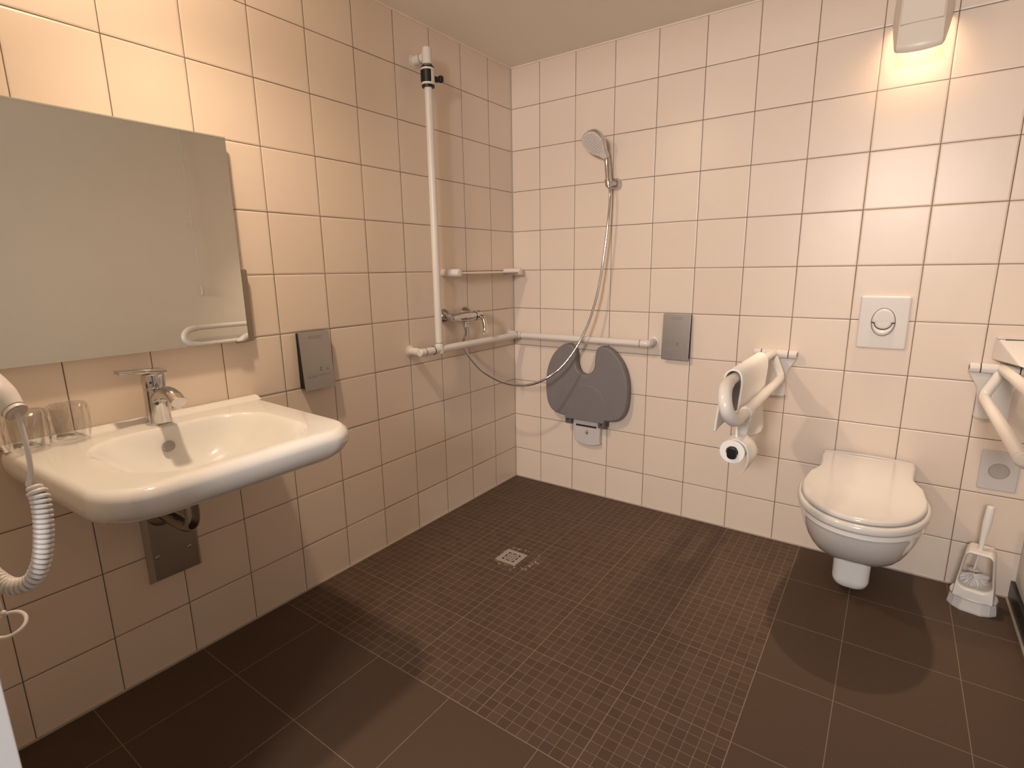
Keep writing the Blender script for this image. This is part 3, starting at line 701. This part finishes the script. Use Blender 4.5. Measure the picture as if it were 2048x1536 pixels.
# towel over the left rail
tw = []
ux = 1.321; zt = 0.840
prof = []   # across the drape: (offset x, z) from left hem over the tube to right hem
prof += [(-0.046, 0.655), (-0.0435, 0.69), (-0.039, 0.73), (-0.032, 0.79), (-0.0255, 0.828)]
prof += [(-0.022, 0.848), (-0.012, 0.8605), (0.0, 0.8640), (0.012, 0.8605), (0.020, 0.848)]
prof += [(0.0215, 0.82), (0.0175, 0.78), (0.013, 0.73), (0.012, 0.69), (0.013, 0.66), (0.016, 0.625), (0.018, 0.592)]
pc_ = cat(prof, 6); q = MB(); rows = []
ny = 40
for j in range(ny + 1):
    w_ = j / ny; y = -0.705 + w_ * 0.405; row = []
    for i, p in enumerate(pc_):
        t = i / (len(pc_) - 1)
        side = -1 if t < 0.45 else 1
        hang = max(0, (0.845 - p.y) / 0.27)
        fold = math.sin(w_ * 9 + 1.2 * side) * 0.0055 * hang + math.sin(w_ * 17 + 2) * 0.002 * hang
        if side > 0: fold = min(fold, 0.004) - 0.002 * hang
        yy = y + hang * (0.035 * (w_ - 0.45) * 1.5 + (0.045 if side > 0 else 0.050))
        zz = p.y + hang * (0.020 * w_ * side * (-1) + (0.012 * math.sin(w_ * 5)))
        row.append(V((ux + p.x + fold * 0.9, yy, zz)))
    rows.append(row)
q.loft(rows, False, False, False)
to = tag(q.build('hand_towel', 'towel', None, 70, wn=False), 'white hand towel draped over the left support rail', 'towel')
md = to.modifiers.new('thickness', 'SOLIDIFY'); md.thickness = 0.005; md.offset = 1

# white wall bin in the right corner
wbn = thing('wall_bin', 'white wedge-shaped wall bin in the right corner above the support rail', 'bin', (2.07, 0, 0.855))
q = MB()
zb, zt_ = 0.856, 0.928
bot = [(1.992, -0.0005), (2.050, -0.155), (2.157, -0.175), (2.157, -0.0005)]
top = [(1.994, -0.0005), (2.001, -0.030), (2.157, -0.040), (2.157, -0.0005)]
def q4(c, z): return [V((x, y, z)) for x, y in c]
q.loft([q4(bot, zb), q4(top, zt_)])
bmesh.ops.bevel(q.bm, geom=q.bm.edges[:], offset=0.006, segments=3, profile=0.5, affect='EDGES')
q.build('bin_body', 'pl', wbn)
MB().box(2.018, 2.150, -0.0335, -0.0285, zt_ - .003, zt_ + .0006).build('slot', 'gap', wbn)
MB().box(1.998, 2.157, -0.027, -0.0005, zt_ + .0007, zt_ + .005, .0015).build('lid', 'pl', wbn)

# ------------------------------------------------------------------ toilet
TX = 1.683
wc = thing('toilet', 'white wall-hung toilet with closed lid', 'toilet', (TX, -0.33, 0.02))
def seat_half(hw, yf, ins=0.0, neck=1.0):
    """half width as function of y from the wall to the front tip"""
    pts = [(-0.012, .151), (-0.06, .1505), (-0.12, .146), (-0.175, .1425), (-0.205, .1435), (-0.24, .152), (-0.285, .168), (-0.34, .180), (-0.39, .1845)]
    pts = [(y, w * hw / .1845 if y < -.3 else w * (1 + (hw / .1845 - 1) * neck)) for y, w in pts]
    n = 16
    for i in range(1, n + 1):
        a = PI / 2 * i / n
        pts.append((-0.39 - (-0.39 - yf) * math.sin(a) ** 0.95, hw * math.cos(a) ** 0.92 if i < n else 0.0))
    return pts
def toilet_ring(z, hw, yf, d=0.0, neck=0.0, ymax=-0.012, dome=0):
    h = seat_half(hw, yf, 0, neck)
    ol = [(TX - w, y) for y, w in h] + [(TX + w, y) for y, w in reversed(h[:-1])]
    if d: ol = inset(ol, d)
    return [V((x, min(y, ymax), z)) for x, y in ol]
q = MB().loft([toilet_ring(0.402, .1865, -.664, .010), toilet_ring(0.405, .1865, -.664, .003), toilet_ring(0.412, .1865, -.664), toilet_ring(0.421, .1865, -.664), toilet_ring(0.428, .1865, -.664, .003), toilet_ring(0.431, .1865, -.664, .009)])
q.build('seat_ring', 'lid', wc, 60)
q = MB().loft([toilet_ring(0.4325, .175, -.650, .004), toilet_ring(0.4350, .175, -.650, 0), toilet_ring(0.441, .175, -.650, 0), toilet_ring(0.4460, .175, -.650, .003), toilet_ring(0.4480, .175, -.650, .009), toilet_ring(0.4485, .175, -.650, .030), toilet_ring(0.4475, .175, -.650, .045), toilet_ring(0.4470, .175, -.650, .06)])
q.build('lid', 'lid', wc, 60)
q = MB().tube(cat([(TX - .1455, -.016, .4440), (TX - .08, -.016, .4490), (TX, -.016, .4510), (TX + .08, -.016, .4490), (TX + .1455, -.016, .4440)], 5), .0045, 10)
q.build('lid_back_edge', 'lid', wc)
q = MB()
def bowl_ring(z, hw, yf, d, hb):
    h = seat_half(hw, yf, 0, 0.0); out = []
    for y, w in h:
        if y > -0.39: 
            t = (-y) / 0.39; w = hb + (hw - hb) * (3 * t * t - 2 * t ** 3)
        out.append((y, w))
    ol = [(TX - w, y) for y, w in out] + [(TX + w, y) for y, w in reversed(out[:-1])]
    if d: ol = inset(ol, d)
    return [V((x, min(y, -0.001), z)) for x, y in ol]
q.loft([bowl_ring(0.196, .060, -.40, 0, .080), bowl_ring(0.200, .080, -.430, 0, .092), bowl_ring(0.213, .100, -.468, 0, .104), bowl_ring(0.235, .121, -.508, 0, .114), bowl_ring(0.265, .140, -.550, 0, .122),
        bowl_ring(0.300, .156, -.588, 0, .128), bowl_ring(0.338, .168, -.620, 0, .134), bowl_ring(0.372, .1755, -.643, 0, .138), bowl_ring(0.384, .1775, -.649, 0, .139), bowl_ring(0.387, .1810, -.655, 0, .140), bowl_ring(0.402, .1820, -.656, 0, .141)])
q.build('bowl', 'cer', wc, 40)
q = MB(); rows = []
for z, i in ((0.022, .026), (0.026, .016), (0.034, .008), (0.046, .003), (0.06, .0), (0.205, -.002)):
    rows.append([V((a, c, z)) for a, c in rrect(1.622 + i, 1.737 - i, -0.305 + i, -0.001, (.03, .004, .004, .03), 6)])
q.loft(rows); q.build('trap_housing', 'cer', wc, 50)
for s_ in (-1, 1):
    MB().sphere((TX + s_ * .136, -.36, .262), .010, (.5, 1, 1)).build('side_cap', 'cer', wc)

# flush plate
fp = thing('flush_plate', 'white flush plate with round two-part button above the toilet', 'flush plate', (1.676, 0, 0.87))
MB().prism(rrect(1.5985, 1.7525, 0.871, 1.065, .0075, 5), XZ(0), 0, 0.014, 0.005).build('plate', 'pl', fp)
bx, bz = 1.676, 0.970; ea, eb = .0365, .0505
cut = circ(bx, bz - .004, .0265, .022, 15, PI, 2 * PI, True)
upper = circ(bx, bz, ea, eb, 24, -0.02, PI + 0.02, True) + cut
MB().prism(inset(upper, .0006), XZ(0), 0.012, 0.021, 0.006).build('button', 'pl', fp)
lower = circ(bx, bz, ea, eb, 22, PI + 0.06, 2 * PI - 0.06, True) + [(x, z - .0012) for x, z in reversed(cut)]
q = MB(); na = 20   # crescent: strips between the outer arc and the cut, raised in the middle
def cres(k, w_):
    a = PI + 0.05 + (PI - 0.10) * k / na
    ox, oz = bx + (ea - .0008) * math.cos(a), bz + (eb - .0008) * math.sin(a)
    ix, iz = bx + .0270 * math.cos(a), min(bz - .0045, bz - .0052 + .0225 * math.sin(a))
    d = 0.0125 + (0.0135 * math.sin(PI * min(1, (0.10 + 0.9 * w_))) ** .55 if 0 < w_ < 1 else 0)
    return V((ox + (ix - ox) * w_, -d, oz + (iz - oz) * w_))
ws = [0, .001, .08, .2, .4, .6, .8, .95, .999, 1]
q.loft([[cres(k, w_) for k in range(na + 1)] for w_ in ws], False, False, False)
q.build('button', 'pl', fp, 40)
MB().prism(circ(bx, bz, ea + .0012, eb + .0012, 40), XZ(0), 0.012, 0.0143).build('button_gap', 'gap', fp)

# cover plate with round disc
cp = thing('wall_cover_plate', 'white rectangular wall plate with round recessed disc near the brush', 'cover plate', (2.063, 0, 0.395))
o1 = []; c1 = []; pcx, pcz = 2.0645, .4665
for k in range(72):
    a = 2 * PI * k / 72; ca, sa = math.cos(a), math.sin(a)
    r_ = min(.0525 / max(1e-6, abs(ca)), .0715 / max(1e-6, abs(sa)))
    o1.append((pcx + r_ * ca, pcz + r_ * sa)); c1.append((pcx + .0285 * ca, pcz + .0285 * sa))
fn = XZ(0); q = MB()
q.loft([[fn(a, z, d) for a, z in r] for r, d in ((o1, 0), (o1, .006), (inset(o1, .003), .010), (c1, .010), (inset(c1, .001), .004))], True, False)
q.build('plate', 'greyw', cp, 30)
MB().prism(circ(2.0645, .4665, .0278, n=36), XZ(0), 0.0, 0.0068, .002).build('disc', 'disc', cp)

# ------------------------------------------------------------------ toilet brush and holder
ang = math.radians(-10)
bo = V((2.040, -0.128, 0)); Rz = Matrix.Translation(bo) @ Matrix.Rotation(ang, 4, 'Z')
bh = thing('brush_holder', 'white plastic toilet brush holder with open front in the corner', 'brush holder', tuple(bo), ang)
q = MB(); nb = 16; rows = []
for z, rx_, ry_, fac in ((0.0, .066, .058, 1), (0.006, .067, .059, 1), (0.040, .064, .056, 0), (0.046, .066, .058, 0), (0.050, .063, .055, 0)):
    r_ = []
    for k in range(nb):
        a = 2 * PI * k / nb; m_ = 1.0 + (0.05 if (k % 2 and fac) else 0) + 0.06 * abs(math.sin(2 * a)) ** 2
        r_.append(Rz @ V((rx_ * m_ * math.cos(a), ry_ * m_ * math.sin(a), z)))
    rows.append(r_)
q.loft(rows); q.build('base', 'pl', bh, 12)
outer = rrect(-.0545, .0545, 0.046, 0.217, .004, 6)
def taper(ol, off=0):
    out = []
    for a, z in ol:
        t = (z - .046) / .171
        k = 1.0 - 0.06 * t - 0.30 * max(0, (t - .25) / .75) ** 2.2
        out.append((a * k, z))
    return out
outer = taper(rrect(-.0555, .0555, 0.046, 0.217, (.004, .016, .016, .004), 6))
innr = taper(rrect(-.0440, .0440, 0.082, 0.205, (.026, .012, .012, .026), 6))
def bf(a, z, y): return Rz @ V((a, y - (0.217 - z) * 0.10, z))
n_ = len(outer); rows = []
for r_, y in ((inset(innr, .001), .034), (innr, -.030), (inset(innr, -.003), -.0375), (inset(innr, -.006), -.039), (inset(outer, .003), -.038), (outer, -.033), (outer, .040), (inset(outer, .004), .044)):
    rows.append([bf(a, z, y) for a, z in r_])
q = MB().loft(rows + [[bf(a, z, .044) for a, z in inset(innr, .001)], rows[0]], False, False)
q.build('holder_body', 'clear_pl', bh, 50)
tb = thing('toilet_brush', 'white toilet brush with long handle standing in its holder', 'toilet brush', tuple(bo + V((0, 0, .06))), ang)
P0 = Rz @ V((0.004, 0.010, 0.372)); P1 = Rz @ V((-0.004, -0.006, 0.205)); P2 = Rz @ V((-0.010, -0.012, 0.138))
dr = (P1 - P0)
MB().tube([P0 - dr * .012, P0, P0 + dr * .03, P0 + dr * .15, P0 + dr * .38, P0 + dr * .62, P0 + dr * .85, P1 + dr * .03], [.006, .0105, .0118, .0120, .0125, .0095, .0072, .0070], 20).build('handle', 'clear_pl', tb)
MB().tube([P1, P2], [.0035, .0033], 12).build('rod', 'clear_pl', tb)
MB().sphere(P2 + V((0, 0, .004)), .0175, (1, .8, .22)).build('collar', 'pl', tb)
q = MB(); rnd = random.Random(11)
for i in range(230):
    a = rnd.uniform(0, 2 * PI); e = rnd.uniform(-1.35, 0.15); l_ = rnd.uniform(.036, .0455)
    d_ = V((math.cos(a) * math.cos(e), math.sin(a) * math.cos(e) * .60, math.sin(e)))
    s0 = P2 + V((0, 0, -.012 - .012 * rnd.random()))
    q.tube([s0, s0 + d_ * l_ * .6, s0 + d_ * l_ + V((0, 0, -.003))], [.0011, .0010, .0007], 4)
bz_ = q.build('bristles', 'bristle', tb); bz_['kind'] = 'stuff'

# ------------------------------------------------------------------ floor gully
dg = thing('floor_drain', 'small square metal floor drain in the shower mosaic', 'drain', (0.508, -0.766, 0))
MB().box(0.4585, 0.5575, -0.8155, -0.7165, 0.0001, 0.0005).build('pit', 'black', dg)
q = MB(); N = 15; w = 0.099
holes = set()
for i in range(N):
    for j in range(N):
        u, v_ = i - 7, j - 7
        a_, c_ = max(abs(u), abs(v_)), min(abs(u), abs(v_))
        if abs(u) in (0, 2) and abs(v_) in (0, 2): holes.add((i, j))
        if a_ == 4 and c_ <= 1: holes.add((i, j))
        if a_ == 4 and c_ >= 3: holes.add((i, j))
zt2 = 0.0020
vt = {}
def gv(i, j, z):
    k = (i, j, z)
    if k not in vt: vt[k] = q.bm.verts.new((0.4585 + w * i / N, -0.8155 + w * j / N, z))
    return vt[k]
for i in range(N):
    for j in range(N):
        if (i, j) in holes: continue
        q.bm.faces.new((gv(i, j, zt2), gv(i + 1, j, zt2), gv(i + 1, j + 1, zt2), gv(i, j + 1, zt2)))
        for (a, c, di, dj) in (((i, j), (i + 1, j), 0, -1), ((i + 1, j), (i + 1, j + 1), 1, 0), ((i + 1, j + 1), (i, j + 1), 0, 1), ((i, j + 1), (i, j), -1, 0)):
            nb_ = (i + di, j + dj)
            if nb_ in holes or not (0 <= nb_[0] < N and 0 <= nb_[1] < N):
                q.bm.faces.new((gv(*a, 0.0008), gv(*c, 0.0008), gv(*c, zt2), gv(*a, zt2)))
q.build('grate', 'drainm', dg, 30, wn=False)

# ------------------------------------------------------------------ wall lamp above the toilet
LX = 1.676
wl = thing('wall_lamp', 'cream wall lamp with open underside above the toilet', 'lamp', (LX, 0, 2.0))
# shield: rows from bottom to top, each row runs wall - cheek - front - cheek - wall
def lamp_row(z, hw, hf, yb, yf):
    pts = [(-hw, yb), (-hw * .995, yb + (yf - yb) * .35), (-hw * .5 - hf * .5, yb + (yf - yb) * .75), (-hf, yf), (-hf * .5, yf - .004), (0, yf - .0055), (hf * .5, yf - .004), (hf, yf), (hw * .5 + hf * .5, yb + (yf - yb) * .75), (hw * .995, yb + (yf - yb) * .35), (hw, yb)]
    return [V((LX + a, b_, z)) for a, b_ in pts]
rows = []
for t in [i / 12 for i in range(13)]:
    z = 1.838 + t * 0.270
    hwid = 0.060 + 0.020 * math.sin(PI * min(1, (t + .06) * .92)) ** .7
    hf_ = 0.0585 - .002 * t
    yb_ = -0.110 + 0.109 * min(1, (t / .33)) ** .7 if t < .33 else -0.001
    rw = lamp_row(z, hwid, hf_, min(yb_, -0.001), -0.165 + .030 * t)
    for p in rw: p.z += (p.y - (-0.165 + .030 * t)) * 0.55 * (1 - t) ** 2
    rows.append(rw)
q = MB().loft(rows, False, False, False)
# bow the lower lip
for v_ in q.bm.verts:
    if v_.co.z < 1.839: v_.co.z -= 0.004 * (1 - ((v_.co.x - LX) / .06) ** 2)
ls = q.build('shade', 'pl2', wl, 40)
md = ls.modifiers.new('thickness', 'SOLIDIFY'); md.thickness = 0.004; md.offset = -1
q = MB()
r0 = [(LX - .0545, 1.916), (LX + .0545, 1.916), (LX + .0545, 2.085), (LX - .0545, 2.085)]
def lf(a, b_, d): 
    t = (b_ - 1.838) / .27; return V((a, -0.165 + .030 * t - d, b_))
q.prism(r0, lf, 0.002, 0.010, 0.0025); q.build('front_panel', 'pl2', wl, 25)
MB().box(LX - .05, LX + .05, -0.012, 0.0, 1.97, 2.10, .003).build('back_plate', 'pl2', wl)
MB().cyl((LX, -0.012, 2.02), (LX, -0.100, 2.02), .011, 16).cyl((LX, -0.100, 2.035), (LX, -0.100, 1.985), .016, 20).build('lamp_socket', 'pl2', wl)

# ------------------------------------------------------------------ lights
def point(name, loc, power, col, r):
    l = bpy.data.lights.new(name, 'POINT'); l.energy = power; l.color = col; l.shadow_soft_size = r
    o = bpy.data.objects.new(name, l); COL.objects.link(o); o.location = loc; return o
WARM = (1.0, 0.76, 0.53)
sp_ = bpy.data.lights.new('lamp_bulb', 'SPOT'); sp_.energy = 60; sp_.color = WARM; sp_.shadow_soft_size = 0.03; sp_.spot_size = 2.15; sp_.spot_blend = 1.0
so = bpy.data.objects.new('lamp_bulb', sp_); COL.objects.link(so); so.location = (LX, -0.122, 1.955)
so.rotation_euler = V((0, -0.85, -1.0)).to_track_quat('-Z', 'Y').to_euler()
point('lamp_glow', (LX, -0.135, 1.945), 0.25, WARM, 0.03)
# recessed ceiling lamp over the washbasin (outside the frame)
cl = thing('ceiling_lamp', 'round ceiling lamp above the washbasin', 'lamp', (0.38, -1.82, CZ))
n = 28
MB().loft([[V((0.38 + r * math.cos(2 * PI * k / n), -1.82 + r * math.sin(2 * PI * k / n), z)) for k in range(n)] for r, z in ((.062, CZ - .0005), (.062, CZ - .012), (.056, CZ - .014), (.052, CZ - .010), (.050, CZ - .0008))], False, False).build('lamp_ring', 'pl2', cl)
point('ceiling_bulb', (0.38, -1.82, 2.115), 7.0, WARM, 0.04)
s2 = bpy.data.lights.new('ceiling_spot', 'SPOT'); s2.energy = 40; s2.color = WARM; s2.shadow_soft_size = 0.04; s2.spot_size = 2.35; s2.spot_blend = 1.0
s2o = bpy.data.objects.new('ceiling_spot', s2); COL.objects.link(s2o); s2o.location = (0.38, -1.82, 2.115)
s2o.rotation_euler = V((0.25, 0.30, -1.0)).to_track_quat('-Z', 'Y').to_euler()
# cool daylight from the room beyond the doorway
a = bpy.data.lights.new('hall_window_light', 'AREA'); a.shape = 'RECTANGLE'; a.size = 0.45; a.size_y = 0.45; a.energy = 60; a.color = (1.0, 0.94, 0.90)
ao = bpy.data.objects.new('hall_window_light', a); COL.objects.link(ao); ao.location = (1.66, -4.5, 1.86)
ao.rotation_euler = (V((1.2, 0, 1.3)) - V(ao.location)).to_track_quat('-Z', 'Y').to_euler()
b2 = bpy.data.lights.new('hall_daylight', 'AREA'); b2.shape = 'RECTANGLE'; b2.size = 1.3; b2.size_y = 1.9; b2.energy = 8; b2.color = (0.90, 0.95, 1.0)
b2o = bpy.data.objects.new('hall_daylight', b2); COL.objects.link(b2o); b2o.location = (1.45, -3.7, 1.15); b2o.rotation_euler = (math.radians(90), 0, 0)
w = bpy.data.worlds.new('hall_ambient'); S.world = w; w.use_nodes = True
w.node_tree.nodes['Background'].inputs[0].default_value = (0.62, 0.68, 0.78, 1); w.node_tree.nodes['Background'].inputs[1].default_value = 0.12

# ------------------------------------------------------------------ camera
cam = bpy.data.cameras.new('camera'); co = bpy.data.objects.new('camera', cam); COL.objects.link(co)
cam.sensor_fit = 'HORIZONTAL'; cam.sensor_width = 36.0; cam.lens = 36.0 * 1070.91 / 2048; cam.clip_start = 0.01
yaw, pit, rol = -0.61743, -0.21136, -0.01473
fw = V((math.sin(yaw) * math.cos(pit), math.cos(yaw) * math.cos(pit), math.sin(pit)))
rt = V((math.cos(yaw), -math.sin(yaw), 0)); up = rt.cross(fw)
rt2 = rt * math.cos(rol) + up * math.sin(rol); up2 = up * math.cos(rol) - rt * math.sin(rol)
co.matrix_world = Matrix(((rt2.x, up2.x, -fw.x, 1.70047), (rt2.y, up2.y, -fw.y, -2.42291), (rt2.z, up2.z, -fw.z, 1.18136), (0, 0, 0, 1)))
S.camera = co
S.view_settings.view_transform = 'Standard'; S.view_settings.look = 'None'; S.view_settings.gamma = 1; S.view_settings.use_curve_mapping = False
S.view_settings.exposure = 0.25
S.cycles.use_denoising = True
S.cycles.max_bounces = 12; S.cycles.transmission_bounces = 12; S.cycles.sample_clamp_indirect = 4.0
for o in S.objects:
    if '_m' in o: del o['_m']
